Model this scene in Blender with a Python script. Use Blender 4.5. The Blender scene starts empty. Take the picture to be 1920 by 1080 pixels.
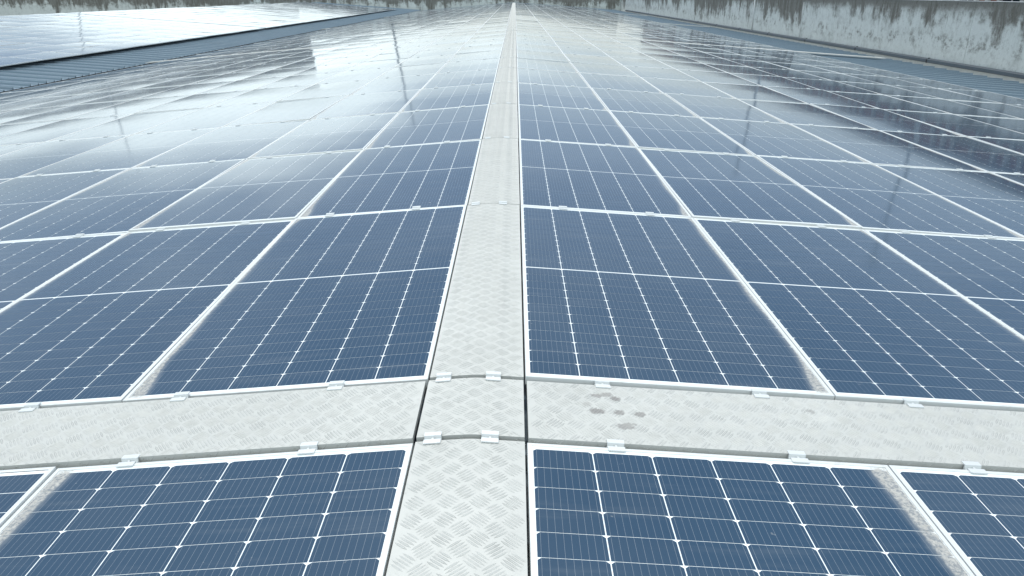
import bpy, math, random
from mathutils import Matrix, Vector
random.seed(7)

# ------------------------------------------------------------------ camera, sky, sun, exposure
scene = bpy.context.scene
COL = scene.collection
F_PX = 1339.68
PITCH, YAW, ROLL = -0.392601, 0.006709, 0.007303
CAM = Vector((0.14735, -4.57402, 1.28646))
RC = Matrix.Rotation(YAW, 3, 'Z') @ Matrix.Rotation(PITCH, 3, 'X') @ Matrix.Rotation(ROLL, 3, 'Y')
cam_data = bpy.data.cameras.new('camera')
cam_data.sensor_fit = 'HORIZONTAL'
cam_data.sensor_width = 36.0
cam_data.lens = F_PX / 1920 * 36.0
cam_data.clip_start, cam_data.clip_end = 0.05, 3000.0
cam = bpy.data.objects.new('camera', cam_data)
right, fwd, up = RC.col[0], RC.col[1], RC.col[2]
cam.matrix_world = Matrix(((right[0], up[0], -fwd[0], CAM[0]), (right[1], up[1], -fwd[1], CAM[1]),
                           (right[2], up[2], -fwd[2], CAM[2]), (0, 0, 0, 1)))
COL.objects.link(cam)
scene.camera = cam

SUN_EL, SUN_AZ = math.radians(64), math.radians(-8)     # azimuth from +Y towards +X
world = bpy.data.worlds.new('World')
scene.world = world
world.use_nodes = True
wn, wl = world.node_tree.nodes, world.node_tree.links
wn.clear()
w_out = wn.new('ShaderNodeOutputWorld')
w_bg = wn.new('ShaderNodeBackground')
w_sky = wn.new('ShaderNodeTexSky')
w_sky.sky_type = 'NISHITA'
w_sky.sun_disc = False
w_sky.sun_elevation = SUN_EL
w_sky.sun_rotation = SUN_AZ
w_sky.air_density, w_sky.dust_density, w_sky.ozone_density = 0.9, 1.4, 1.0
w_bg.inputs['Strength'].default_value = 0.086


def wmath(op, a, b):
    n = wn.new('ShaderNodeMath')
    n.operation = op
    for i, v in enumerate((a, b)):
        if isinstance(v, (int, float)):
            n.inputs[i].default_value = v
        else:
            wl.new(v, n.inputs[i])
    return n.outputs[0]


# an even layer of broken cloud: seen through more of it towards the horizon
w_tc = wn.new('ShaderNodeTexCoord')
w_sep = wn.new('ShaderNodeSeparateXYZ')
wl.new(w_tc.outputs['Generated'], w_sep.inputs[0])
w_h = wmath('ADD', wmath('MAXIMUM', w_sep.outputs[2], 0.0), 0.03)
w_uv = wn.new('ShaderNodeCombineXYZ')
wl.new(wmath('DIVIDE', w_sep.outputs[0], wmath('ADD', w_h, 0.10)), w_uv.inputs[0])
wl.new(wmath('DIVIDE', w_sep.outputs[1], wmath('ADD', w_h, 0.10)), w_uv.inputs[1])
w_uv.inputs[2].default_value = 96.28
w_nz = wn.new('ShaderNodeTexNoise')
w_nz.inputs['Scale'].default_value = 0.33
w_nz.inputs['Detail'].default_value = 4.0
wl.new(w_uv.outputs[0], w_nz.inputs['Vector'])
w_haze = wmath('MULTIPLY', wmath('SUBTRACT', 1.0, wmath('POWER', 2.71828, wmath('MULTIPLY', wmath('POWER', wmath('DIVIDE', 0.085, w_h), 2.0), -1.0))), 0.27)
w_cl = wn.new('ShaderNodeMapRange')
w_cl.interpolation_type = 'SMOOTHSTEP'
wl.new(w_nz.outputs['Fac'], w_cl.inputs[0])
w_cl.inputs[1].default_value, w_cl.inputs[2].default_value = 0.48, 0.64
w_cl.inputs[3].default_value, w_cl.inputs[4].default_value = 0.06, 0.92
w_fac = wmath('SUBTRACT', 1.0, wmath('MULTIPLY', wmath('SUBTRACT', 1.0, w_haze), wmath('SUBTRACT', 1.0, w_cl.outputs[0])))
w_mix = wn.new('ShaderNodeMix')
w_mix.data_type = 'RGBA'
wl.new(w_fac, w_mix.inputs[0])
wl.new(w_sky.outputs[0], w_mix.inputs[6])
w_mix.inputs[7].default_value = (14.2, 16.1, 16.5, 1)
wl.new(w_mix.outputs[2], w_bg.inputs['Color'])
wl.new(w_bg.outputs[0], w_out.inputs['Surface'])

sun_data = bpy.data.lights.new('sun', 'SUN')
sun_data.energy = 1.5
sun_data.angle = math.radians(20)
sun_data.color = (1.0, 0.99, 0.93)
sun = bpy.data.objects.new('sun', sun_data)
sd = Vector((math.sin(SUN_AZ) * math.cos(SUN_EL), math.cos(SUN_AZ) * math.cos(SUN_EL), math.sin(SUN_EL)))
sun.rotation_euler = sd.to_track_quat('Z', 'Y').to_euler()
COL.objects.link(sun)

vs = scene.view_settings
vs.view_transform, vs.look, vs.gamma, vs.exposure = 'Standard', 'None', 1.0, 0.54
vs.use_curve_mapping = False
scene.render.engine = 'CYCLES'
scene.cycles.max_bounces = 6
scene.cycles.use_denoising = True


# ------------------------------------------------------------------ helpers
def project(p):
    q = RC.transposed() @ (Vector(p) - CAM)
    if q.y < 0.05:
        return None
    return 960 + F_PX * q.x / q.y, 540 - F_PX * q.z / q.y


class MB:
    """collects faces of one mesh"""
    def __init__(s):
        s.v, s.f, s.m, s.uv, s.uv2 = [], [], [], [], []

    def face(s, pts, mi=0, uv=None, uv2=None):
        b = len(s.v)
        s.v += [tuple(p) for p in pts]
        n = len(pts)
        s.f.append(tuple(range(b, b + n)))
        s.m.append(mi)
        s.uv += uv or [(0, 0)] * n
        s.uv2 += uv2 or [(0, 0)] * n

    def poly(s, verts, faces, mi=0):
        b = len(s.v)
        s.v += [tuple(p) for p in verts]
        for f in faces:
            s.f.append(tuple(i + b for i in f))
            s.m.append(mi)
            s.uv += [(0, 0)] * len(f)
            s.uv2 += [(0, 0)] * len(f)

    def box(s, x0, x1, y0, y1, z0, z1, mi=0, M=None):
        v = [(x, y, z) for z in (z0, z1) for y in (y0, y1) for x in (x0, x1)]
        if M is not None:
            v = [M @ Vector(p) for p in v]
        s.poly(v, [(0, 2, 3, 1), (4, 5, 7, 6), (0, 1, 5, 4), (2, 6, 7, 3), (0, 4, 6, 2), (1, 3, 7, 5)], mi)

    def tube(s, a, b, r0, r1, n=10, mi=0):
        a, b = Vector(a), Vector(b)
        q = (b - a).to_track_quat('Z', 'Y')
        v = []
        for p, r in ((a, r0), (b, r1)):
            v += [p + q @ Vector((r * math.cos(2 * math.pi * i / n), r * math.sin(2 * math.pi * i / n), 0)) for i in range(n)]
        f = [(i, (i + 1) % n, n + (i + 1) % n, n + i) for i in range(n)] + [tuple(range(n))[::-1], tuple(range(n, 2 * n))]
        s.poly(v, f, mi)

    def mesh(s, name, mats, smooth=False, uvs=False):
        me = bpy.data.meshes.new(name)
        me.from_pydata(s.v, [], s.f)
        for m in mats:
            me.materials.append(m)
        me.polygons.foreach_set('material_index', s.m)
        if uvs:
            for nm, d in (('loc', s.uv), ('low', s.uv2)):
                l = me.uv_layers.new(name=nm)
                l.data.foreach_set('uv', [c for t in d for c in t])
        if smooth:
            me.polygons.foreach_set('use_smooth', [True] * len(s.f))
        me.update()
        return me


def obj(name, data, parent=None, kind=None, label=None, cat=None, group=None, loc=None, rot=None):
    o = bpy.data.objects.new(name, data)
    COL.objects.link(o)
    if parent:
        o.parent = parent
    if loc is not None:
        o.location = loc
    if rot is not None:
        o.rotation_euler = rot
    if kind:
        o['kind'] = kind
    if label:
        o['label'] = label
    if cat:
        o['category'] = cat
    if group:
        o['group'] = group
    return o


# ------------------------------------------------------------------ materials
class NT:
    def __init__(s, name):
        s.mat = bpy.data.materials.new(name)
        s.mat.use_nodes = True
        s.t = s.mat.node_tree
        s.t.nodes.clear()
        s.out = s.t.nodes.new('ShaderNodeOutputMaterial')
        s.p = s.t.nodes.new('ShaderNodeBsdfPrincipled')
        s.t.links.new(s.p.outputs[0], s.out.inputs['Surface'])

    def put(s, sock, val):
        if hasattr(val, 'is_linked') or isinstance(val, bpy.types.NodeSocket):
            s.t.links.new(val, sock)
        else:
            sock.default_value = val

    def m(s, op, *a, clamp=False):
        n = s.t.nodes.new('ShaderNodeMath')
        n.operation = op
        n.use_clamp = clamp
        for i, v in enumerate(a):
            s.put(n.inputs[i], v)
        return n.outputs[0]

    def vm(s, op, *a):
        n = s.t.nodes.new('ShaderNodeVectorMath')
        n.operation = op
        if op == 'SCALE':
            s.put(n.inputs[0], a[0])
            n.inputs['Scale'].default_value = a[1]
            return n.outputs[0]
        for i, v in enumerate(a):
            s.put(n.inputs[i], v)
        return n.outputs['Value'] if op in ('LENGTH', 'DISTANCE', 'DOT_PRODUCT') else n.outputs[0]

    def sm(s, x, a, b, lo=0.0, hi=1.0):
        n = s.t.nodes.new('ShaderNodeMapRange')
        n.interpolation_type = 'SMOOTHSTEP'
        s.put(n.inputs[0], x)
        s.put(n.inputs[1], a)
        s.put(n.inputs[2], b)
        s.put(n.inputs[3], lo)
        s.put(n.inputs[4], hi)
        return n.outputs[0]

    def mix(s, f, a, b):
        n = s.t.nodes.new('ShaderNodeMix')
        n.data_type = 'RGBA'
        s.put(n.inputs[0], f)
        for i, v in ((6, a), (7, b)):
            s.put(n.inputs[i], v if not isinstance(v, tuple) or len(v) == 4 else (*v, 1))
        return n.outputs[2]

    def noise(s, vec, scale, detail=3.0, rough=0.55, col=False):
        n = s.t.nodes.new('ShaderNodeTexNoise')
        s.put(n.inputs['Vector'], vec)
        n.inputs['Scale'].default_value = scale
        n.inputs['Detail'].default_value = detail
        n.inputs['Roughness'].default_value = rough
        return n.outputs['Color'] if col else n.outputs['Fac']

    def xyz(s, vec):
        n = s.t.nodes.new('ShaderNodeSeparateXYZ')
        s.put(n.inputs[0], vec)
        return n.outputs

    def comb(s, x, y, z):
        n = s.t.nodes.new('ShaderNodeCombineXYZ')
        for i, v in enumerate((x, y, z)):
            s.put(n.inputs[i], v)
        return n.outputs[0]

    def uv(s, name):
        n = s.t.nodes.new('ShaderNodeUVMap')
        n.uv_map = name
        return n.outputs[0]

    def pos(s):
        return s.t.nodes.new('ShaderNodeNewGeometry').outputs['Position']

    def nrm(s):
        return s.t.nodes.new('ShaderNodeNewGeometry').outputs['Normal']

    def objc(s):
        return s.t.nodes.new('ShaderNodeTexCoord').outputs['Object']

    def bump(s, h, dist, strength=1.0):
        n = s.t.nodes.new('ShaderNodeBump')
        n.inputs['Strength'].default_value = strength
        n.inputs['Distance'].default_value = dist
        s.put(n.inputs['Height'], h)
        s.t.links.new(n.outputs[0], s.p.inputs['Normal'])

    def set(s, **k):
        for a, v in k.items():
            nm = {'base': 'Base Color', 'rough': 'Roughness', 'metal': 'Metallic', 'spec': 'Specular IOR Level', 'coat': 'Coat Weight',
                  'coatr': 'Coat Roughness', 'coati': 'Coat IOR', 'coatn': 'Coat Normal', 'nrm': 'Normal'}[a]
            if isinstance(v, tuple) and len(v) == 3 and a == 'base':
                v = (*v, 1)
            s.put(s.p.inputs[nm], v)
        return s.mat


# panel measures
PW, PL, FT = 1.143, 2.278, 0.035
CW, CH = 0.1817, 0.0901             # half cell
GX, GY, GM = 0.0035, 0.0020, 0.0115   # gaps between cells, centre gap
MX = (PW - 6 * CW - 5 * GX) / 2
MY = (PL - 24 * CH - 22 * GY - GM) / 2
LIP = 0.014


def glass_mat(name, mode):
    """mode: 'cell' solar cell, 'sheet' white backing between cells, 'far' both drawn from the panel coordinates"""
    n = NT(name)
    loc = n.xyz(n.uv('loc'))
    x, y = loc[0], loc[1]
    low = n.xyz(n.uv('low'))[0]
    P = n.pos()
    # position inside the cell column
    cx = n.m('MODULO', n.m('SUBTRACT', x, MX), CW + GX)
    nz = n.noise(P, 2.3, 3)
    blue = n.mix(nz, (0.014, 0.046, 0.090), (0.022, 0.060, 0.110))
    fine = n.noise(n.comb(x, y, 0.0), 900.0, 1)
    blue = n.mix(n.m('MULTIPLY', fine, 0.16), blue, (0.05, 0.08, 0.13))
    wn_ = n.t.nodes.new('ShaderNodeTexWhiteNoise')
    n.put(wn_.inputs['Vector'], n.comb(n.m('FLOOR', n.m('DIVIDE', n.m('SUBTRACT', x, MX), CW + GX)), n.m('FLOOR', n.m('DIVIDE', n.m('SUBTRACT', y, MY), CH + GY)),
                                       n.m('FLOOR', n.m('DIVIDE', n.xyz(P)[0], 1.15))))
    blue = n.mix(n.m('MULTIPLY', wn_.outputs['Value'], 0.50), blue, (0.030, 0.062, 0.104))
    # bus bars along the module
    bb = n.m('FRACT', n.m('MULTIPLY', cx, 9 / CW))
    line = n.m('LESS_THAN', n.m('ABSOLUTE', n.m('SUBTRACT', bb, 0.5)), 0.020)
    blue = n.mix(n.m('MULTIPLY', line, 0.42), blue, (0.42, 0.45, 0.48))
    white = (0.82, 0.86, 0.87)
    if mode == 'cell':
        base = blue
    elif mode == 'sheet':
        base = white
    else:
        inx = n.m('MULTIPLY', n.m('LESS_THAN', cx, CW), n.m('MULTIPLY', n.m('GREATER_THAN', x, MX), n.m('LESS_THAN', x, PW - MX)))
        hy = n.m('SUBTRACT', y, MY)
        half = n.m('GREATER_THAN', hy, 12 * CH + 11 * GY + GM * 0.5)
        hy = n.m('SUBTRACT', hy, n.m('MULTIPLY', half, 12 * CH + 11 * GY + GM))
        iny = n.m('LESS_THAN', n.m('MODULO', hy, CH + GY), CH)
        iny = n.m('MULTIPLY', iny, n.m('MULTIPLY', n.m('GREATER_THAN', hy, 0.0), n.m('LESS_THAN', hy, 12 * CH + 11 * GY)))
        base = n.mix(n.m('MULTIPLY', inx, iny), white, blue)
    # settled dust along the lower edge, widest in the corners
    ends = n.m('ADD', n.sm(y, 0.0, 0.35, 0.036, 0.0), n.sm(y, PL - 0.20, PL, 0.0, 0.016))
    wide = n.m('ADD', n.m('ADD', ends, 0.010), n.sm(n.noise(P, 0.9, 2), 0.45, 0.72, 0.0, 0.022))
    yfront = n.sm(n.xyz(P)[1], -2.75, -2.60, 0.018, 0.0)
    wide = n.m('ADD', n.m('ADD', wide, yfront), LIP)
    rough_n = n.noise(P, 55.0, 4, 0.7)
    edge = n.m('SUBTRACT', wide, n.m('ADD', low, n.m('MULTIPLY', n.m('SUBTRACT', rough_n, 0.5), 0.020)))
    film = n.sm(edge, -0.026, 0.010, 0.0, 0.24)
    crust = n.m('MULTIPLY', n.sm(edge, -0.002, 0.012), n.sm(n.noise(P, 95.0, 4, 0.7), 0.40, 0.58, 0.35, 0.95))
    film = n.m('ADD', film, n.sm(n.noise(P, 0.55, 4, 0.6), 0.35, 0.8, 0.010, 0.055))
    pc = n.xyz(P)
    film = n.m('ADD', film, n.sm(n.noise(n.comb(n.m('MULTIPLY', pc[0], 1.6), n.m('MULTIPLY', pc[1], 13.0), 0.0), 1.0, 4, 0.6), 0.52, 0.80, 0.0, 0.07))
    blk = n.m('FLOOR', n.m('DIVIDE', n.m('ADD', pc[1], 2.298), 11 * 2.298 + 0.3864))
    rowi = n.m('FLOOR', n.m('DIVIDE', n.m('ADD', n.m('SUBTRACT', pc[1], n.m('MULTIPLY', blk, 0.3864)), 2.298), 2.298))
    coli = n.m('FLOOR', n.m('DIVIDE', n.m('SUBTRACT', n.m('ABSOLUTE', pc[0]), 0.1770), 1.14739 * 0.99711))
    pn = n.t.nodes.new('ShaderNodeTexWhiteNoise')
    n.put(pn.inputs['Vector'], n.comb(rowi, coli, n.m('SIGN', pc[0])))
    film = n.m('ADD', film, n.m('MULTIPLY', n.m('POWER', pn.outputs['Value'], 2.0), 0.045))
    speck = n.sm(n.noise(P, 34.0, 2, 0.5), 0.74, 0.78, 0.0, 0.25)
    film = n.m('MAXIMUM', film, n.m('MAXIMUM', speck, n.sm(n.noise(P, 11.0, 3, 0.6), 0.775, 0.80, 0.0, 0.55)))
    base = n.mix(film, base, (0.44, 0.45, 0.44))
    base = n.mix(crust, base, n.mix(n.noise(P, 70.0, 2), (0.30, 0.29, 0.27), (0.56, 0.55, 0.52)))
    # the laminate bows between its frame rails: bend the reflecting normal
    bx = n.m('MULTIPLY', n.m('SUBTRACT', x, PW / 2), 0.020)
    by = n.m('MULTIPLY', n.m('SUBTRACT', y, PL / 2), 0.005)
    by = n.m('ADD', by, n.m('MULTIPLY', n.m('SINE', n.m('MULTIPLY', y, 5.5)), 0.0015))
    wob = n.vm('SCALE', n.vm('SUBTRACT', n.noise(P, 1.6, 2, 0.5, col=True), (0.5, 0.5, 0.5)), 0.007)
    nn = n.vm('NORMALIZE', n.vm('ADD', n.vm('ADD', n.nrm(), n.comb(bx, by, 0.0)), wob))
    n.set(base=base, rough=0.55, spec=0.0, coat=n.m('SUBTRACT', 1.0, n.m('MULTIPLY', crust, 0.9)), coatr=0.085, coati=1.28, coatn=nn)
    return n.mat


M_cell = glass_mat('solar_cell', 'cell')
M_sheet = glass_mat('backing_under_glass', 'sheet')
M_far = glass_mat('laminate_at_distance', 'far')


def simple(name, base, rough, metal=0.0, spec=0.5, var=0.0, scale=8.0):
    n = NT(name)
    if var:
        nz = n.noise(n.pos(), scale, 4, 0.6)
        b = n.mix(nz, tuple(c * (1 - var) for c in base), tuple(min(1, c * (1 + var)) for c in base))
    else:
        b = base
    return n.set(base=b, rough=rough, metal=metal, spec=spec)


def frame_mat():
    n = NT('anodised_frame')
    P = n.pos()
    g = n.sm(n.noise(P, 26.0, 4, 0.65), 0.50, 0.78, 0.0, 0.35)
    b = n.mix(g, (0.67, 0.69, 0.685), (0.44, 0.43, 0.40))
    return n.set(base=b, rough=0.42, metal=0.15)


M_frame = frame_mat()
M_clamp = simple('clamp_aluminium', (0.64, 0.66, 0.66), 0.42, 0.2, var=0.06)


def worn(n, b, spots):
    if spots:
        O = n.objc()
        nz = n.vm('SCALE', n.vm('SUBTRACT', n.noise(O, 95.0, 3, 0.6, col=True), (0.5, 0.5, 0.5)), 0.034)
        Q = n.vm('ADD', O, nz)
        acc = 0.0
        for sx, sy, rx, ry, k in spots:
            d = n.vm('LENGTH', n.vm('MULTIPLY', n.vm('SUBTRACT', Q, (sx, sy, 0.0)), (1 / rx, 1 / ry, 0.0)))
            acc = n.m('MAXIMUM', acc, n.sm(d, 0.75, 1.1, k, 0.0))
        b = n.mix(acc, b, (0.24, 0.23, 0.22))
    return b


def plate_mat(name, spots=()):
    n = NT(name)
    P = n.pos()
    big = n.noise(P, 3.5, 4, 0.6)
    b = n.mix(big, (0.42, 0.425, 0.405), (0.56, 0.565, 0.54))
    grime = n.sm(n.noise(P, 48.0, 4, 0.7), 0.52, 0.75, 0.0, 0.35)
    b = n.mix(grime, b, (0.33, 0.33, 0.315))
    b = worn(n, b, spots)
    r = n.sm(n.noise(P, 12.0, 3), 0.3, 0.7, 0.50, 0.62)
    return n.set(base=b, rough=r, metal=0.12, spec=0.35)


M_plate = plate_mat('tread_plate')


def grime_mat(name, spots=()):
    n = NT(name)
    P = n.pos()
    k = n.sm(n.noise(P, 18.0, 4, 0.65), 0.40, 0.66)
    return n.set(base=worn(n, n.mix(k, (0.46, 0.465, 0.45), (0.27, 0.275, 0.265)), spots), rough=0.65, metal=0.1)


M_grime = grime_mat('grime_round_the_tread')


def sheet_metal_mat():
    n = NT('blue_roof_sheet')
    P = n.pos()
    b = n.mix(n.noise(P, 0.6, 4, 0.6), (0.165, 0.22, 0.27), (0.22, 0.28, 0.33))
    st = n.noise(n.vm('MULTIPLY', P, (0.5, 9.0, 1.0)), 1.0, 3)
    b = n.mix(n.sm(st, 0.55, 0.8, 0.0, 0.5), b, (0.16, 0.18, 0.20))
    return n.set(base=b, rough=0.28, spec=0.5)


M_roof = sheet_metal_mat()


def wall_mat(name, axis, ztop, zbot, dark):
    """weathered render: black mould running down from the top"""
    n = NT(name)
    P = n.pos()
    c = n.xyz(P)
    along, z = c[axis], c[2]
    t = n.m('DIVIDE', n.m('SUBTRACT', ztop, z), ztop - zbot)       # 0 top .. 1 foot
    base = n.mix(n.noise(P, 1.1, 5, 0.65), (0.46, 0.49, 0.475), (0.63, 0.66, 0.64))
    base = n.mix(n.sm(n.noise(P, 7.0, 5, 0.7), 0.54, 0.70, 0.0, 0.45), base, (0.25, 0.26, 0.25))
    wz = n.m('ADD', along, n.m('MULTIPLY', n.m('SUBTRACT', n.noise(P, 1.7, 3), 0.5), 0.35))
    s0 = n.noise(n.comb(along, 0.0, 2.0), 0.22, 3, 0.6)
    s1 = n.noise(n.comb(wz, n.m('MULTIPLY', z, 0.22), 0.0), 0.95, 5, 0.62)
    s2 = n.noise(n.comb(wz, n.m('MULTIPLY', z, 0.10), 4.0), 5.0, 5, 0.65)
    s3 = n.noise(n.comb(along, z, 9.0), 2.4, 6, 0.72)
    reach = n.m('ADD', n.m('MULTIPLY', n.m('SUBTRACT', s0, 0.5), 2.0), n.m('MULTIPLY', n.m('SUBTRACT', s1, 0.5), 2.2))
    reach = n.m('ADD', reach, n.m('MULTIPLY', n.m('SUBTRACT', s2, 0.5), 0.35))
    reach = n.m('ADD', n.m('ADD', reach, n.m('MULTIPLY', n.m('SUBTRACT', s3, 0.5), 1.3)), dark)
    k = n.sm(n.m('SUBTRACT', reach, t), -0.26, 0.26, 0.0, 0.95)
    k = n.m('MULTIPLY', k, n.sm(s2, 0.25, 0.62, 0.72, 1.0))
    runs = n.m('MULTIPLY', n.sm(s2, 0.52, 0.72, 0.0, 0.55), n.sm(t, 0.15, 0.95, 1.0, 0.15))
    blot = n.m('MULTIPLY', n.sm(s3, 0.48, 0.64, 0.0, 0.75), n.sm(n.m('ABSOLUTE', n.m('SUBTRACT', t, 0.66)), 0.0, 0.22, 1.0, 0.25))
    crown = n.sm(n.m('ADD', t, n.m('MULTIPLY', n.m('SUBTRACT', s3, 0.5), 0.35)), 0.06, 0.24, 0.85, 0.0)
    k = n.m('MAXIMUM', n.m('MAXIMUM', k, crown), n.m('MAXIMUM', runs, blot))
    mould = n.mix(n.noise(P, 9.0, 4, 0.7), (0.050, 0.049, 0.042), (0.17, 0.16, 0.138))
    b = n.mix(k, base, mould)
    n.bump(n.noise(P, 14.0, 5, 0.7), 0.02, 0.6)
    return n.set(base=b, rough=0.9, spec=0.2)


M_grey = simple('grey_flashing', (0.050, 0.068, 0.085), 0.5, 0.0, 0.4, 0.25, 3.0)
M_gutter = simple('weathered_gutter', (0.52, 0.53, 0.51), 0.6, 0.0, 0.4, 0.25, 4.0)
M_dark = simple('dark_underside', (0.03, 0.033, 0.036), 0.8, 0.0, 0.2)
M_black = simple('black_rubber', (0.015, 0.016, 0.018), 0.7)
M_steel = simple('galvanised_steel', (0.34, 0.36, 0.38), 0.6, 0.1, var=0.15)
M_pale = simple('pale_pipe', (0.55, 0.57, 0.57), 0.5)
M_brick = simple('red_brick', (0.28, 0.115, 0.09), 0.9, 0.0, 0.2, 0.25, 2.0)
M_render = simple('pale_render', (0.42, 0.42, 0.41), 0.85, 0.0, 0.3, 0.12, 1.5)
M_window = simple('window_glass', (0.025, 0.035, 0.045), 0.06)
M_drab = simple('drab_render', (0.20, 0.20, 0.19), 0.9, 0.0, 0.2, 0.3, 0.5)
M_ground = simple('asphalt_ground', (0.09, 0.09, 0.085), 0.9, 0.0, 0.2, 0.3, 0.08)

# ------------------------------------------------------------------ layout
TH = 0.0760
CT, ST, TT = math.cos(TH), math.sin(TH), math.tan(TH)
HALF = 0.17746                    # ridge centre to the gap beside the strip
PX, PY = 1.14739, 2.298
WALK = 0.3864
NR, NL = 9, 11
ROWS_PER_BLOCK = 11
N_ROWS = 43


def row_y(k):
    """near end of row k's slot (row 1 is the first beyond the cross walkway)"""
    if k <= 0:
        return -PY - WALK - PY * (1 - k)
    return -PY + (k - 1) * PY + ((k - 1) // ROWS_PER_BLOCK) * WALK


Y_END = row_y(N_ROWS) + PY
Y_BACK = 107.0
X_WALL = 15.45
Z_SHEET = -0.125                  # roof sheet below the plane of the panel tops


def slope_pt(s, d, y, h=0.0):
    return Vector((s * (d * CT + h * ST), y, -d * ST + h * CT))


# ------------------------------------------------------------------ ground and roof sheets
b = MB()
b.face([(-900, -900, -9), (900, -900, -9), (900, 900, -9), (-900, 900, -9)])
obj('ground', b.mesh('ground', [M_ground]), kind='structure')

RIB = 0.3725


def ribbed(s, d0, d1, y0, y1, fn):
    """trapezoid ribbed sheet running down the slope; fn(d, y, h) gives the point"""
    b = MB()
    prof = []
    k = 0
    y = y0
    while y < y1 - RIB * 0.5:
        if k % 2 == 0:
            prof += [(y, 0.0), (y + 0.112, 0.0), (y + 0.118, 0.058), (y + 0.146, 0.058), (y + 0.152, 0.0)]
        else:
            prof += [(y, 0.0), (y + 0.104, 0.0), (y + 0.118, 0.036), (y + 0.146, 0.036), (y + 0.160, 0.0)]
        prof += [(y + 0.262, 0.0), (y + 0.268, 0.007), (y + 0.286, 0.007), (y + 0.292, 0.0)]
        y += RIB
        k += 1
    prof.append((y, 0.0))
    v = [fn(d0, p, h) for p, h in prof] + [fn(d1, p, h) for p, h in prof]
    n = len(prof)
    b.poly(v, [(i, i + 1, n + i + 1, n + i) for i in range(n - 1)])
    return b


D_RIGHT, D_LEFT = 14.66, 13.02
b = ribbed(1, 0.0, D_RIGHT, -8.0, Y_BACK - 0.3, lambda d, y, h: slope_pt(1, d, y, Z_SHEET + h))
obj('roof_slope_right', b.mesh('roof_slope_right', [M_roof]), kind='structure')
b = ribbed(-1, 0.0, D_LEFT, -8.0, Y_BACK - 0.3, lambda d, y, h: slope_pt(-1, d, y, Z_SHEET + h))
obj('roof_slope_left', b.mesh('roof_slope_left', [M_roof]), kind='structure')
# neighbouring roof
EX, EZ = -13.40, -1.055
NB_LEN = 14.9


def nb_pt(d, y, h=0.0):
    return Vector((EX - d * CT + h * ST, y, EZ + d * ST + h * CT))


b = ribbed(1, 0.0, NB_LEN, -8.0, Y_BACK - 0.3, nb_pt)
obj('neighbour_roof_slope', b.mesh('neighbour_roof_slope', [M_roof]), kind='structure')
b = ribbed(1, 0.0, 14.0, -8.0, Y_BACK - 0.3, lambda d, y, h: Vector((2 * (EX - NB_LEN * CT) - nb_pt(NB_LEN - d, y, h).x, y, nb_pt(NB_LEN - d, y, h).z)))
obj('neighbour_roof_far_slope', b.mesh('neighbour_roof_far_slope', [M_roof]), kind='structure')
# hall bodies below the sheets keep the gaps dark
b = MB()
ze = slope_pt(1, D_RIGHT, 0, Z_SHEET).z - 0.45
b.box(-12.6, 14.3, -8.0, Y_BACK - 0.4, -8.9, ze)
obj('hall_body', b.mesh('hall_body', [M_dark]), kind='structure')
b = MB()
b.box(-40.0, -13.9, -8.0, Y_BACK - 0.4, -8.9, EZ - 0.35)
obj('neighbour_hall_body', b.mesh('neighbour_hall_body', [M_dark]), kind='structure')

# valley gutter between the roofs
zl = slope_pt(-1, D_LEFT, 0, Z_SHEET).z
b = MB()
b.box(-13.90, -12.60, -8.0, Y_BACK - 0.3, zl - 0.30, zl - 0.27)
b.box(-12.62, -12.60, -8.0, Y_BACK - 0.3, zl - 0.27, zl - 0.05)
b.box(-13.90, -13.88, -8.0, Y_BACK - 0.3, zl - 0.27, zl - 0.06)
obj('valley_gutter', b.mesh('valley_gutter', [M_grey]), label='dark valley gutter between the two panelled roofs', cat='gutter')

# gutter and flashing along the parapet
zr = slope_pt(1, D_RIGHT, 0, Z_SHEET).z
gx0 = D_RIGHT * CT - 0.15
g = obj('roof_gutter', None, label='pale sheet metal gutter at the foot of the stained side wall', cat='gutter', loc=(X_WALL, 0, zr))
b = MB()
b.box(gx0 - X_WALL, -0.012, -8.0, Y_BACK - 0.2, -0.20, -0.185)
b.box(gx0 - X_WALL - 0.01, gx0 - X_WALL, -8.0, Y_BACK - 0.2, -0.20, -0.06)
obj('trough', b.mesh('gutter_trough', [M_gutter]), g)
me_seg = MB()
me_seg.box(-0.014, -0.004, 0.006, 3.0 - 0.006, -0.185, 0.02)
me_seg = me_seg.mesh('gutter_back', [M_gutter])
y = -6.0
while y < Y_BACK - 3.2:
    obj('back_sheet', me_seg, g, loc=(0, y, 0))
    y += 3.0
fl = obj('wall_flashing', None, label='dark grey boxed flashing strip running along the side wall', cat='flashing', loc=(X_WALL, 0, zr))
mb = MB()
prof = [(-0.001, 0.165), (-0.050, 0.155), (-0.105, 0.125), (-0.115, 0.040), (-0.105, 0.015), (-0.016, 0.022)]
L_ = 6.0
n = len(prof)
mb.poly([(x, 0.005, z) for x, z in prof] + [(x, L_ - 0.005, z) for x, z in prof],
        [(i, i + 1, n + i + 1, n + i) for i in range(n - 1)] + [tuple(range(n))[::-1], tuple(range(n, 2 * n))])
me_fl = mb.mesh('flashing_length', [M_grey])
mb = MB()
mb.box(-0.122, 0.0, -0.03, 0.03, 0.010, 0.130)
mb.box(-0.060, 0.0, -0.025, 0.025, 0.130, 0.185)
me_jn = mb.mesh('flashing_joint', [M_black])
y = -6.9
while y < Y_BACK - 6.3:
    obj('flashing_length', me_fl, fl, loc=(0, y, 0))
    obj('joint_strap', me_jn, fl, loc=(0, y + L_, 0))
    y += L_

# ------------------------------------------------------------------ walls
Z_TOP = 0.900
M_wall_r = wall_mat('stained_side_wall', 1, Z_TOP, -1.15, 0.36)
M_wall_b = wall_mat('stained_back_wall', 0, 1.54, -0.75, 0.74)


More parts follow.
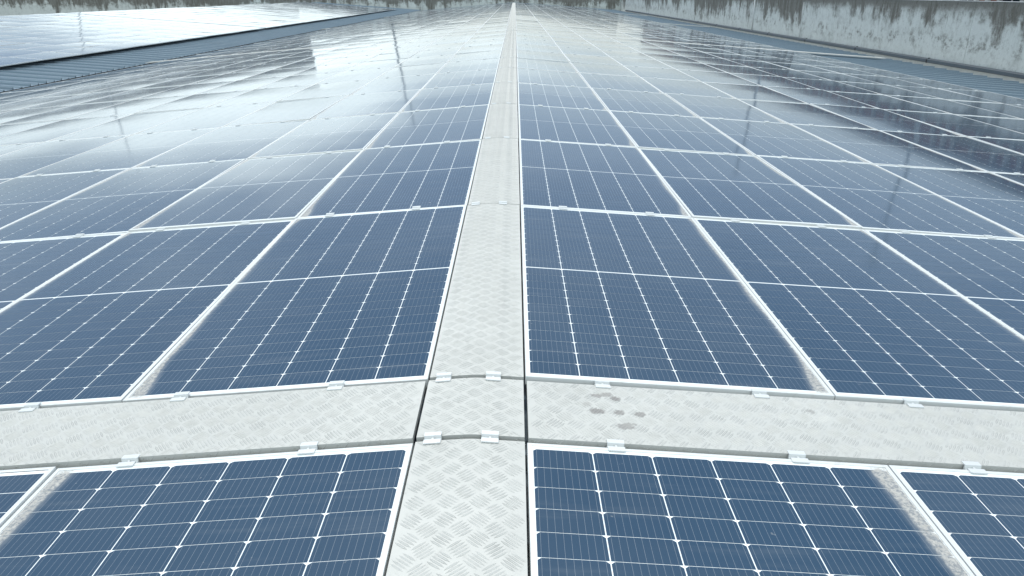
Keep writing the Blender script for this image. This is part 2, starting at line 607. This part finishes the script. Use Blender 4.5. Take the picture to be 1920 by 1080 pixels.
def wall(name, label, x0, x1, y0, y1, z0, z1, mat, axis, step):
    w = obj(name, None, label=label, cat='wall', loc=((x0 + x1) / 2, (y0 + y1) / 2, z0))
    ox, oy, oz = w.location
    a0, a1 = (y0, y1) if axis == 1 else (x0, x1)
    a = a0
    i = 0
    while a < a1 - 0.05:
        e = min(a + step, a1)
        mb = MB()
        g_ = 0.008
        if axis == 1:
            mb.box(x0 - ox, x1 - ox, a + g_ - oy, e - g_ - oy, 0, z1 - z0)
        else:
            mb.box(a + g_ - ox, e - g_ - ox, y0 - oy, y1 - oy, 0, z1 - z0)
        obj('wall_section', mb.mesh('wall_section', [mat]), w)
        a = e
    mb = MB()
    if axis == 1:
        mb.box(x0 + 0.03 - ox, x1 - ox, a0 - oy, a1 - oy, 0, z1 - z0 - 0.03)
    else:
        mb.box(a0 - ox, a1 - ox, y0 + 0.03 - oy, y1 - oy, 0, z1 - z0 - 0.03)
    obj('core', mb.mesh('wall_core', [M_drab]), w)
    mb = MB()
    if axis == 1:
        mb.box(x0 - 0.012 - ox, x1 + 0.02 - ox, a0 - oy, a1 - oy, z1 - z0, z1 - z0 + 0.010)
    else:
        mb.box(a0 - ox, a1 - ox, y0 - 0.012 - oy, y1 + 0.02 - oy, z1 - z0, z1 - z0 + 0.010)
    obj('coping', mb.mesh('wall_coping', [M_pale]), w)
    return w


wr = wall('parapet_wall', 'long pale side wall streaked with black mould beside the roof gutter', X_WALL, X_WALL + 0.25, -12.0, Y_BACK + 0.25, -9.0, Z_TOP, M_wall_r, 1, 11.0)
wb = wall('parapet_wall', 'dark mould blackened back wall closing the far end of the roofs', -125.0, X_WALL - 0.01, Y_BACK, Y_BACK + 0.25, -9.0, 1.54, M_wall_b, 0, 12.0)


def conduit(label, p0, p1, r):
    mb = MB()
    mb.tube((0, 0, 0), tuple(Vector(p1) - Vector(p0)), r, r, 8)
    o = obj('conduit_pipe', mb.mesh('conduit_pipe', [M_pale], True), loc=p0, label=label, cat='pipe', group='pipes down the walls')
    return o


conduit('thin pale pipe down the back wall behind the end of the neighbouring roof', (-19.6, Y_BACK - 0.03, -1.2), (-19.6, Y_BACK - 0.03, 1.5), 0.035)
conduit('thin pale pipe down the back wall between neighbouring roof and ridge', (-13.3, Y_BACK - 0.03, -1.2), (-13.3, Y_BACK - 0.03, 1.5), 0.022)
conduit('thin white pipe down the pale side wall, just past mid length', (X_WALL - 0.03, 44.5, -1.1), (X_WALL - 0.03, 44.5, 0.9), 0.045)
conduit('thin grey pipe down the pale side wall, nearer one', (X_WALL - 0.015, 36.2, -1.1), (X_WALL - 0.015, 36.2, 0.7), 0.012)


# ------------------------------------------------------------------ masts and buildings outside the walls (seen mirrored in the glass)
def mast(label, x, y, z0, z1, r):
    m = obj('light_mast', None, label=label, cat='mast', group='masts beyond the walls', loc=(x, y, z0))
    mb = MB()
    mb.tube((0, 0, 0), (0, 0, z1 - z0), r, r * 0.55, 12)
    mb.tube((0, 0, 0), (0, 0, 0.05), r * 2.4, r * 2.4, 12)
    obj('pole', mb.mesh('mast_pole', [M_steel], False), m)
    mb = MB()
    mb.box(-0.16, 0.16, -0.04, 0.04, z1 - z0 - 0.12, z1 - z0)
    mb.box(-0.25, 0.25, -0.10, 0.10, z1 - z0, z1 - z0 + 0.10)
    obj('lamp_head', mb.mesh('mast_head', [M_steel]), m)
    return m


mast('steel light mast behind the pale side wall, nearer one', 16.1, 23.3, -9.0, 6.2, 0.085)
mast('steel light mast behind the pale side wall, farther one', 16.1, 42.6, -9.0, 7.2, 0.11)
mast('steel light mast behind the dark back wall near the ridge', -19.0, 111.5, -9.0, 15.5, 0.22)
mast('steel light mast behind the dark back wall far from the ridge', -66.0, 112.5, -9.0, 13.5, 0.13)


def brick_building():
    X0 = 25.0
    y0, y1 = 14.0, 140.0
    o = obj('brick_building', None, label='red brick building with white pilasters and dark windows behind the side wall', cat='building', loc=(X0, y0, -9.0))
    mb = MB()
    mb.box(0.15, 12.0, 0, y1 - y0, 0, 12.5)
    obj('wall', mb.mesh('brick_wall', [M_brick]), o)
    mb = MB()
    mb.box(-0.25, 12.1, -0.1, y1 - y0 + 0.1, 12.5, 12.95)
    obj('roof', mb.mesh('brick_roof', [M_drab]), o)
    mb = MB()
    mb.box(-0.05, 0.1, -0.13, 0.13, 0.0, 12.18)
    pil = mb.mesh('pilaster', [M_render])
    mb = MB()
    mb.box(0.10, 0.148, 0.14, 1.68, 8.4, 11.4)
    win = mb.mesh('building_window', [M_window])
    mb = MB()
    mb.box(0.06, 0.099, 0.14, 1.68, 9.80, 9.86)
    mb.box(0.06, 0.099, 0.88, 0.94, 8.4, 11.4)
    bar = mb.mesh('glazing_bar', [M_render])
    y = 0.5
    while y < 95:
        for wdt, dark in ((1.82, True), (1.82, True), (1.0, False), (1.0, False)):
            obj('pilaster', pil, o, loc=(0, y, 0))
            if dark:
                w = obj('window', win, o, loc=(0, y, 0))
                obj('glazing_bar', bar, w)
            y += wdt
    return o


brick_building()


def plain_block(name, label, x0, x1, y0, y1, z1, mat, side):
    o = obj(name, None, label=label, cat='building', loc=((x0 + x1) / 2, y0, -9.0))
    hw = (x1 - x0) / 2
    mb = MB()
    mb.box(-hw, hw, 0.2, y1 - y0, 0, z1 + 9)
    obj('wall', mb.mesh('block_wall', [mat]), o)
    mb = MB()
    mb.box(-hw - 0.3, hw + 0.3, -0.2, y1 - y0 + 0.3, z1 + 9, z1 + 9.4)
    obj('roof', mb.mesh('block_roof', [M_drab]), o)
    mb = MB()
    mb.box(-1.6, 1.6, 0.12, 0.19, 0, 1.9)
    win = mb.mesh('block_window', [M_window])
    x = -hw + 2.0
    while x < hw - 1.5:
        for zf in (8.0, 12.2, 16.4, 20.2):
            if zf + 2.0 < z1 + 9:
                obj('window', win, o, loc=(x, 0, zf))
        x += 6.5
    return o


plain_block('drab_building', 'long drab building behind the left end of the back wall', -260.0, -84.5, 275.0, 300.0, 14.0, M_drab, 0)

# ------------------------------------------------------------------ solar panels
rnd = random.Random(11)


def uvs(pts, s):
    """panel coordinates in metres and distance from the edge away from the ridge"""
    a = [(p[0] + PW / 2, p[1] + PL / 2) for p in pts]
    l = [((PW / 2 - p[0]) if s > 0 else (p[0] + PW / 2), 0.0) for p in pts]
    return a, l


def frame_faces(mb, mi=0, M=None, simple_=False):
    T = (lambda p: M @ Vector(p)) if M is not None else (lambda p: p)
    hx, hy = PW / 2, PL / 2
    o = [(-hx, -hy), (hx, -hy), (hx, hy), (-hx, hy)]
    i = [(-hx + LIP, -hy + LIP), (hx - LIP, -hy + LIP), (hx - LIP, hy - LIP), (-hx + LIP, hy - LIP)]
    c = 0.0012
    for a in range(4):
        d = (a + 1) % 4
        if simple_:
            mb.face([T((*o[a], 0)), T((*o[d], 0)), T((*i[d], 0)), T((*i[a], 0))], mi)
            mb.face([T((*o[a], -FT)), T((*o[d], -FT)), T((*o[d], 0)), T((*o[a], 0))], mi)
        else:
            def ins(p, k):
                return (p[0] - math.copysign(k, p[0]), p[1] - math.copysign(k, p[1]))
            oa, od = ins(o[a], c), ins(o[d], c)
            mb.face([T((*oa, 0)), T((*od, 0)), T((*i[d], 0)), T((*i[a], 0))], mi)
            mb.face([T((*o[a], -c)), T((*o[d], -c)), T((*od, 0)), T((*oa, 0))], mi)
            mb.face([T((*o[a], -FT)), T((*o[d], -FT)), T((*o[d], -c)), T((*o[a], -c))], mi)
            mb.face([T((*i[a], 0)), T((*i[d], 0)), T((*i[d], -0.0022)), T((*i[a], -0.0022))], mi)
            w = 0.022
            ia, id_ = ins(o[a], w), ins(o[d], w)
            mb.face([T((*o[d], -FT)), T((*o[a], -FT)), T((*ia, -FT)), T((*id_, -FT))], mi)
    return mb


Z_GLASS, Z_CELL = -0.0020, -0.0014
frame_mesh = frame_faces(MB()).mesh('panel_frame', [M_frame])
CHAM = 0.010


def cell_poly(i, j):
    x0 = -PW / 2 + MX + i * (CW + GX)
    y0 = -PL / 2 + MY + j * (CH + GY) + ((GM - GY) if j >= 12 else 0.0)
    x1, y1 = x0 + CW, y0 + CH
    return [(x0, y0, Z_CELL), (x1, y0, Z_CELL), (x1, y1 - CHAM * 0.8, Z_CELL), (x1 - CHAM, y1, Z_CELL), (x0 + CHAM, y1, Z_CELL), (x0, y1 - CHAM * 0.8, Z_CELL)]


def cell_faces(mb, i, j, s):
    p = cell_poly(i, j)
    mb.face(p, 0, *uvs(p, s))
    q = [(x, y, Z_GLASS - 0.0001) for x, y, z in p]
    for a in range(6):
        d = (a + 1) % 6
        f = [q[a], q[d], p[d], p[a]]
        mb.face(f, 0, *uvs(f, s))


SH = {}
for s in (1, -1):
    mb = MB()
    r = LIP - 0.001
    p = [(-PW / 2 + r, -PL / 2 + r, Z_GLASS), (PW / 2 - r, -PL / 2 + r, Z_GLASS), (PW / 2 - r, PL / 2 - r, Z_GLASS), (-PW / 2 + r, PL / 2 - r, Z_GLASS)]
    mb.face(p, 0, *uvs(p, s))
    q = [(x, y, -0.007) for x, y, z in p]
    for a in range(4):
        d = (a + 1) % 4
        mb.face([q[a], q[d], p[d], p[a]])
    mb.face(q[::-1])
    lam = mb.mesh('glass_laminate', [M_sheet], uvs=True)
    mb = MB()
    singles = []
    for j in range(24):
        for i in range(6):
            cell_faces(mb, i, j, s)
            m1 = MB()
            cell_faces(m1, i, j, s)
            singles.append(m1.mesh('solar_cell', [M_cell], uvs=True))
    SH[s] = (lam, mb.mesh('cell_grid', [M_cell], uvs=True), singles)


def clamp_mesh():
    """top-hat clamp bridging the gap between two frames: flange, channel, flange"""
    mb = MB()
    w = 0.027
    prof = [(-0.030, 0.0005), (-0.030, 0.0045), (-0.0085, 0.0045), (-0.0055, -0.004), (0.0035, -0.004), (0.006, 0.0075), (0.026, 0.0075), (0.026, 0.0035), (0.0095, 0.0030),
            (0.0095, -0.012), (-0.0095, -0.012), (-0.0095, 0.0005)]
    n = len(prof)
    mb.poly([(-w, y, z) for y, z in prof] + [(w, y, z) for y, z in prof], [(i, (i + 1) % n, n + (i + 1) % n, n + i) for i in range(n)])
    for x, rev in ((-w, 1), (w, -1)):
        q = [(x, y, z) for y, z in prof]
        for idx in ((11, 0, 1, 2), (11, 2, 3, 10), (10, 3, 4, 9), (9, 4, 5, 8), (8, 5, 6, 7)):
            f = [q[k] for k in idx]
            mb.face(f[::rev])
    mb.tube((0, -0.001, -0.004), (0, -0.001, 0.002), 0.004, 0.004, 6)
    return mb.mesh('clamp', [M_clamp])


CLAMP = clamp_mesh()
CL_POS = {1: (0.28, 0.86), -1: (0.335, 0.915)}

ORD = ('zeroth first second third fourth fifth sixth seventh eighth ninth tenth eleventh twelfth thirteenth fourteenth fifteenth sixteenth seventeenth eighteenth nineteenth twentieth '
       'twenty-first twenty-second twenty-third twenty-fourth twenty-fifth twenty-sixth twenty-seventh twenty-eighth twenty-ninth thirtieth thirty-first thirty-second thirty-third '
       'thirty-fourth thirty-fifth thirty-sixth thirty-seventh thirty-eighth thirty-ninth fortieth forty-first forty-second forty-third forty-fourth').split()


def panel_matrix(s, c, k):
    d = HALF + (PX - PW) / 2 + c * PX + PW / 2
    yc = row_y(k) + PY / 2
    tx, ty = rnd.gauss(0, 0.0030), rnd.gauss(0, 0.0042)
    tx, ty = max(-0.007, min(0.007, tx)), max(-0.009, min(0.009, ty))
    return Matrix.Translation(slope_pt(s, d, yc, rnd.uniform(-0.002, 0.002))) @ Matrix.Rotation(s * TH + ty, 4, 'Y') @ Matrix.Rotation(tx, 4, 'X')


NB_D0, NB_COLS, NB_ROWS = 2.30, 11, 45
NB_Y0 = 97.0 - NB_ROWS * PY - 3 * WALK


def nb_row_y(k):
    return NB_Y0 + (k - 1) * PY + ((k - 1) // 11) * WALK


def nb_matrix(c, k):
    d = NB_D0 + c * PX + PX / 2
    tx, ty = rnd.gauss(0, 0.0032), rnd.gauss(0, 0.0045)
    tx, ty = max(-0.008, min(0.008, tx)), max(-0.010, min(0.010, ty))
    return Matrix.Translation(nb_pt(d, nb_row_y(k) + PY / 2, 0.19)) @ Matrix.Rotation(TH + ty, 4, 'Y') @ Matrix.Rotation(tx, 4, 'X')


def seen_area(M):
    """picture area of a panel, counting only what lies in the frame"""
    N = 5
    pts = [[project(M @ Vector((-PW / 2 + PW * i / N, -PL / 2 + PL * j / N, 0))) for i in range(N + 1)] for j in range(N + 1)]
    tot = 0.0
    for j in range(N):
        for i in range(N):
            q = [pts[j][i], pts[j][i + 1], pts[j + 1][i + 1], pts[j + 1][i]]
            if any(p is None for p in q):
                continue
            mx, my = sum(p[0] for p in q) / 4, sum(p[1] for p in q) / 4
            if 0 <= mx <= 1920 and 0 <= my <= 1080:
                tot += abs(sum(q[a][0] * q[(a + 1) % 4][1] - q[(a + 1) % 4][0] * q[a][1] for a in range(4))) / 2
    return tot


panels = []
for s, ncol in ((1, NR), (-1, NL)):
    for k in range(0, N_ROWS + 1):
        for c in range(ncol):
            M = panel_matrix(s, c, k)
            panels.append([seen_area(M), s, c, k, M])
for k in range(1, NB_ROWS + 1):
    for c in range(NB_COLS):
        M = nb_matrix(c, k)
        a = seen_area(M) * 0.8
        panels.append([a, 2, c, k, M])
panels.sort(key=lambda p: -p[0])
single, rest = panels[:300], panels[300:]
GROUP_S = {1: 'solar panels right of the ridge walkway', -1: 'solar panels left of the ridge walkway', 2: 'solar panels on the neighbouring roof'}


def add_clamps(o, s):
    for u in CL_POS[1 if s == 2 else s]:
        x = -PW / 2 + u if s != -1 else PW / 2 - u
        obj('clamp', CLAMP, o, loc=(x, PL / 2 + 0.010, 0.0))


for a, s, c, k, M in single:
    g = 1 if s == 1 else -1
    if s == 2:
        label = f'solar panel on the neighbouring roof, {ORD[c + 1]} column up from eave, {ORD[NB_ROWS + 1 - k]} row from back wall'
    elif k == 0:
        label = f'solar panel in front of the cross walkway, {ORD[c + 1]} column {"right" if s > 0 else "left"} of the ridge strip'
    else:
        label = f'solar panel {ORD[k]} row past the near cross walkway, {ORD[c + 1]} column {"right" if s > 0 else "left"} of ridge strip'
    o = bpy.data.objects.new('solar_panel', None)
    COL.objects.link(o)
    o.empty_display_size = 0.2
    o.matrix_world = M
    o['label'], o['category'], o['group'] = label, 'solar panel', GROUP_S[s]
    obj('frame', frame_mesh, o)
    lam, grid, singles = SH[g]
    obj('glass_laminate', lam, o)
    if s != 2 and k in (0, 1) and a > 2500:
        for me in singles:
            obj('solar_cell', me, o)
    else:
        obj('cell_grid', grid, o, kind='stuff')
    if not (k == 0):
        add_clamps(o, s)
    else:
        add_clamps(o, s)

mb = MB()
for a, s, c, k, M in rest:
    g = -1 if s == -1 else 1
    frame_faces(mb, 0, M, True)
    r = LIP
    p = [(-PW / 2 + r, -PL / 2 + r, Z_GLASS), (PW / 2 - r, -PL / 2 + r, Z_GLASS), (PW / 2 - r, PL / 2 - r, Z_GLASS), (-PW / 2 + r, PL / 2 - r, Z_GLASS)]
    u1, u2 = uvs(p, g if s != 2 else -1)
    mb.face([M @ Vector(q) for q in p], 1, u1, u2)
    for u in CL_POS[g]:
        x = -PW / 2 + u if g > 0 else PW / 2 - u
        mb.box(x - 0.026, x + 0.026, PL / 2 - 0.020, PL / 2 + 0.036, -0.01, 0.006, 2, M)
obj('distant_solar_panels', mb.mesh('distant_solar_panels', [M_frame, M_far, M_clamp], uvs=True), kind='stuff',
    label='far solar panels merging into mirrored rows towards the back wall', cat='solar panels')


# ------------------------------------------------------------------ tread plates
def tread(mapfn, s0, s1, t0, t1, ps, pt):
    """five-bar tread: alternating groups of five lens-shaped bars, in sheet coordinates (s, t)"""
    mb = MB()
    lens = (0.044, 0.050, 0.053, 0.050, 0.044)

    def group(cs, ct, ang):
        ca, sa = math.cos(ang), math.sin(ang)
        for q, L in enumerate(lens):
            off = (q - 2) * 0.0106
            hl, w, h = L / 2, 0.0024, 0.0014
            pts = [(hl, 0, 0), (hl * 0.45, w, 0), (-hl * 0.45, w, 0), (-hl, 0, 0), (-hl * 0.45, -w, 0), (hl * 0.45, -w, 0), (hl * 0.55, 0, h), (-hl * 0.55, 0, h)]
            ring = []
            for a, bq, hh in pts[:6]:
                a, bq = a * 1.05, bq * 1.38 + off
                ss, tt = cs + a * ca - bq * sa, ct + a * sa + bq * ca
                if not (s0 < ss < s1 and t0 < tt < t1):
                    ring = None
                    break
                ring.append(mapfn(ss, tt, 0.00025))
            out = []
            for a, bq, hh in pts:
                bq += off
                ss, tt = cs + a * ca - bq * sa, ct + a * sa + bq * ca
                if not (s0 < ss < s1 and t0 < tt < t1):
                    out = None
                    break
                out.append(mapfn(ss, tt, hh))
            if out:
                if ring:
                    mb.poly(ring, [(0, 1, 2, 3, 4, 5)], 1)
                mb.poly(out, [(0, 1, 6), (1, 2, 7, 6), (2, 3, 7), (3, 4, 7), (4, 5, 6, 7), (5, 0, 6)])
    ang = math.atan2(pt, ps)
    ni = int((s1 - s0) / ps) + 3
    nj = int((t1 - t0) / pt) + 3
    for i in range(-ni, ni + 1):
        for j in range(-nj, nj + 1):
            group(i * ps, j * pt, ang)
            group((i + 0.5) * ps, (j + 0.5) * pt, -ang)
    return mb


FLG = 0.030


def ridge_map(L):
    c0 = 0.022 * TT

    def f(s, t, h):
        z = -(math.sqrt((s * TT) ** 2 + c0 * c0) - c0)
        dz = -(s * TT * TT) / math.sqrt((s * TT) ** 2 + c0 * c0)
        if abs(t) <= L / 2:
            nl = math.sqrt(1 + dz * dz)
            return (s - dz / nl * h, t, z + h / nl)
        sg = 1 if t > 0 else -1
        return (s, sg * (L / 2 + h), z - (abs(t) - L / 2))
    return f


def flat_map(L):
    """cross plate: s across the plate (along Y), t along its length (local x)"""
    def f(s, t, h):
        if abs(s) <= L / 2:
            return (t, s, h)
        sg = 1 if s > 0 else -1
        return (t, sg * (L / 2 + h), -(abs(s) - L / 2))
    return f


def plate_sheet(fn, ss, ts, lip):
    mb = MB()
    v = [fn(a, t, 0.0) for t in ts for a in ss]
    n = len(ss)
    mb.poly(v, [(j * n + i, j * n + i + 1, (j + 1) * n + i + 1, (j + 1) * n + i) for j in range(len(ts) - 1) for i in range(n - 1)])
    return mb


PLW = HALF - 0.0065                      # half width of the ridge plates
RL = PL + 0.012
rm = ridge_map(RL)
ss = [PLW * x / 8 for x in range(-8, 9)]


def ridge_plate_meshes(L, nm):
    f = ridge_map(L)
    ts = [-L / 2 - FLG, -L / 2 - 0.0001, -L / 2 + 0.0001, 0.0, L / 2 - 0.0001, L / 2 + 0.0001, L / 2 + FLG]
    mb = plate_sheet(f, ss, ts, 0)
    for e in (-1, 1):                     # folded long edges
        a, bq = f(e * PLW, -L / 2, 0), f(e * PLW, L / 2, 0)
        q = [a, bq, (bq[0], bq[1], bq[2] - 0.022), (a[0], a[1], a[2] - 0.022)]
        mb.face(q if e > 0 else q[::-1])
    sheet = mb.mesh(nm, [M_plate])
    tr = tread(f, -PLW + 0.002, PLW - 0.002, -L / 2 - FLG + 0.003, L / 2 + FLG - 0.003, 0.0905, 0.0735).mesh(nm + '_tread', [M_plate, M_grime])
    return sheet, tr


R_SHEET, R_TREAD = ridge_plate_meshes(RL - 0.012, 'ridge_plate')
C_LEN = WALK - PY + PL - 0.008
C_SHEET, C_TREAD = ridge_plate_meshes(C_LEN, 'crossing_plate')
Z_PL = 0.0


def ridge_plate(y, sheet, tr, label, L):
    o = obj('walkway_plate', None, loc=(0, y, Z_PL), label=label, cat='walkway plate', group='bent tread plates along the ridge')
    o.rotation_euler = (rnd.gauss(0, 0.0006), rnd.gauss(0, 0.0012), rnd.gauss(0, 0.0006))
    obj('sheet', sheet, o)
    obj('tread_pattern', tr, o, kind='stuff')
    for x in (-0.118, 0.062):
        zz = -(math.sqrt((x * TT) ** 2 + (0.022 * TT) ** 2) - 0.022 * TT)
        obj('clamp', CLAMP, o, loc=(x, L / 2 + 0.010, zz + 0.001), rot=(0, math.copysign(TH, x), 0))
    return o


cross_at = []
for k in range(0, N_ROWS + 1):
    yc = row_y(k) + PY / 2
    if k == 0:
        lb = 'bent tread plate on the ridge nearest the camera, in front of the cross walkway'
    else:
        lb = f'bent tread plate on the ridge, {ORD[k]} one past the near cross walkway'
    ridge_plate(yc, R_SHEET, R_TREAD, lb, RL - 0.012)
    if k == 0 or (k % ROWS_PER_BLOCK == 0 and k < N_ROWS):
        cross_at.append(row_y(k) + PY + WALK / 2)

spots = [(0.0, 0.0, 1, 1, 0)]
CROSS_NAMES = ['near', 'second', 'third', 'fourth']
for q, yc in enumerate(cross_at):
    ridge_plate(yc, C_SHEET, C_TREAD, f'small bent tread plate where the ridge strip meets the {CROSS_NAMES[q]} cross walkway', C_LEN)

CP_LEN = 3.40
CPW = C_LEN
fm = flat_map(CPW)


def cross_meshes(nm, L, mat, grime):
    ts = [-L / 2, 0, L / 2]
    sl = [-CPW / 2 - FLG, -CPW / 2 - 0.0001, -CPW / 2 + 0.0001, CPW / 2 - 0.0001, CPW / 2 + 0.0001, CPW / 2 + FLG]
    mb = MB()
    v = [fm(a, t, 0.0) for a in sl for t in ts]
    n = 3
    mb.poly(v, [(j * n + i, j * n + i + 1, (j + 1) * n + i + 1, (j + 1) * n + i) for j in range(len(sl) - 1) for i in range(n - 1)])
    for e in (-1, 1):
        p = [(e * L / 2, -CPW / 2, 0), (e * L / 2, CPW / 2, 0), (e * L / 2, CPW / 2, -0.02), (e * L / 2, -CPW / 2, -0.02)]
        mb.face(p if e < 0 else p[::-1])
    sheet = mb.mesh(nm, [mat])
    tr = tread(fm, -CPW / 2 - FLG + 0.003, CPW / 2 + FLG - 0.003, -L / 2 + 0.003, L / 2 - 0.003, 0.0870, 0.0700).mesh(nm + '_tread', [mat, grime])
    return sheet, tr


d_first = HALF + 0.0065 + CP_LEN / 2
# worn brown patches on the near plate right of the ridge, in the plate's own coordinates
def spot_xy(px, py):
    d0 = RC @ Vector(((px - 960) / F_PX, 1.0, -(py - 540) / F_PX))
    nrm = Vector((ST, 0, CT))
    t = -(nrm @ CAM) / (nrm @ d0)
    X = CAM + t * d0
    return X.x / CT - d_first, X.y - cross_at[0]


sp = []
for px, py, rx, ry, kq in ((1118, 742, .016, .011, .75), (1137, 740, .017, .011, .7), (1154, 748, .014, .013, .85), (1100, 758, .012, .010, .35), (1121, 771, .022, .013, .85),
                           (1161, 774, .016, .010, .75), (1200, 777, .016, .011, .75), (1173, 800, .024, .012, .7), (1182, 795, .016, .006, .6), (1521, 772, .013, .009, .5)):
    x, y = spot_xy(px, py)
    sp.append((x, y, rx * 1.35, ry * 1.4, kq))
M_plate_worn = plate_mat('tread_plate_worn', sp)
W_SHEET, W_TREAD = cross_meshes('cross_plate_worn', CP_LEN, M_plate_worn, grime_mat('grime_worn', sp))
X_SHEET, X_TREAD = cross_meshes('cross_plate', CP_LEN, M_plate, M_grime)
for q, yc in enumerate(cross_at):
    for s, ncol in ((1, NR), (-1, NL)):
        cnt = math.ceil(ncol * PX / (CP_LEN + 0.012))
        for i in range(cnt):
            d = d_first + i * (CP_LEN + 0.012)
            worn = q == 0 and s == 1 and i == 0
            side = 'right' if s > 0 else 'left'
            if worn:
                lb = 'tread plate of the near cross walkway with brown worn patches, beside the ridge strip'
            else:
                lb = f'flat tread plate of the {CROSS_NAMES[q]} cross walkway, {ORD[i + 1]} one {side} of the ridge strip'
            o = obj('walkway_plate', None, loc=slope_pt(s, d, yc, 0.0), rot=(0, s * TH, 0), label=lb, cat='walkway plate', group='flat tread plates of the cross walkways')
            obj('sheet', W_SHEET if worn else X_SHEET, o)
            obj('tread_pattern', W_TREAD if worn else X_TREAD, o, kind='stuff')
            c = 0
            while c < ncol:
                for u in CL_POS[s]:
                    dd = HALF + (PX - PW) / 2 + c * PX + u
                    if abs(dd - d) < CP_LEN / 2 - 0.03:
                        obj('clamp', CLAMP, o, loc=(s * (dd - d), CPW / 2 + 0.010, 0.0))
                c += 1
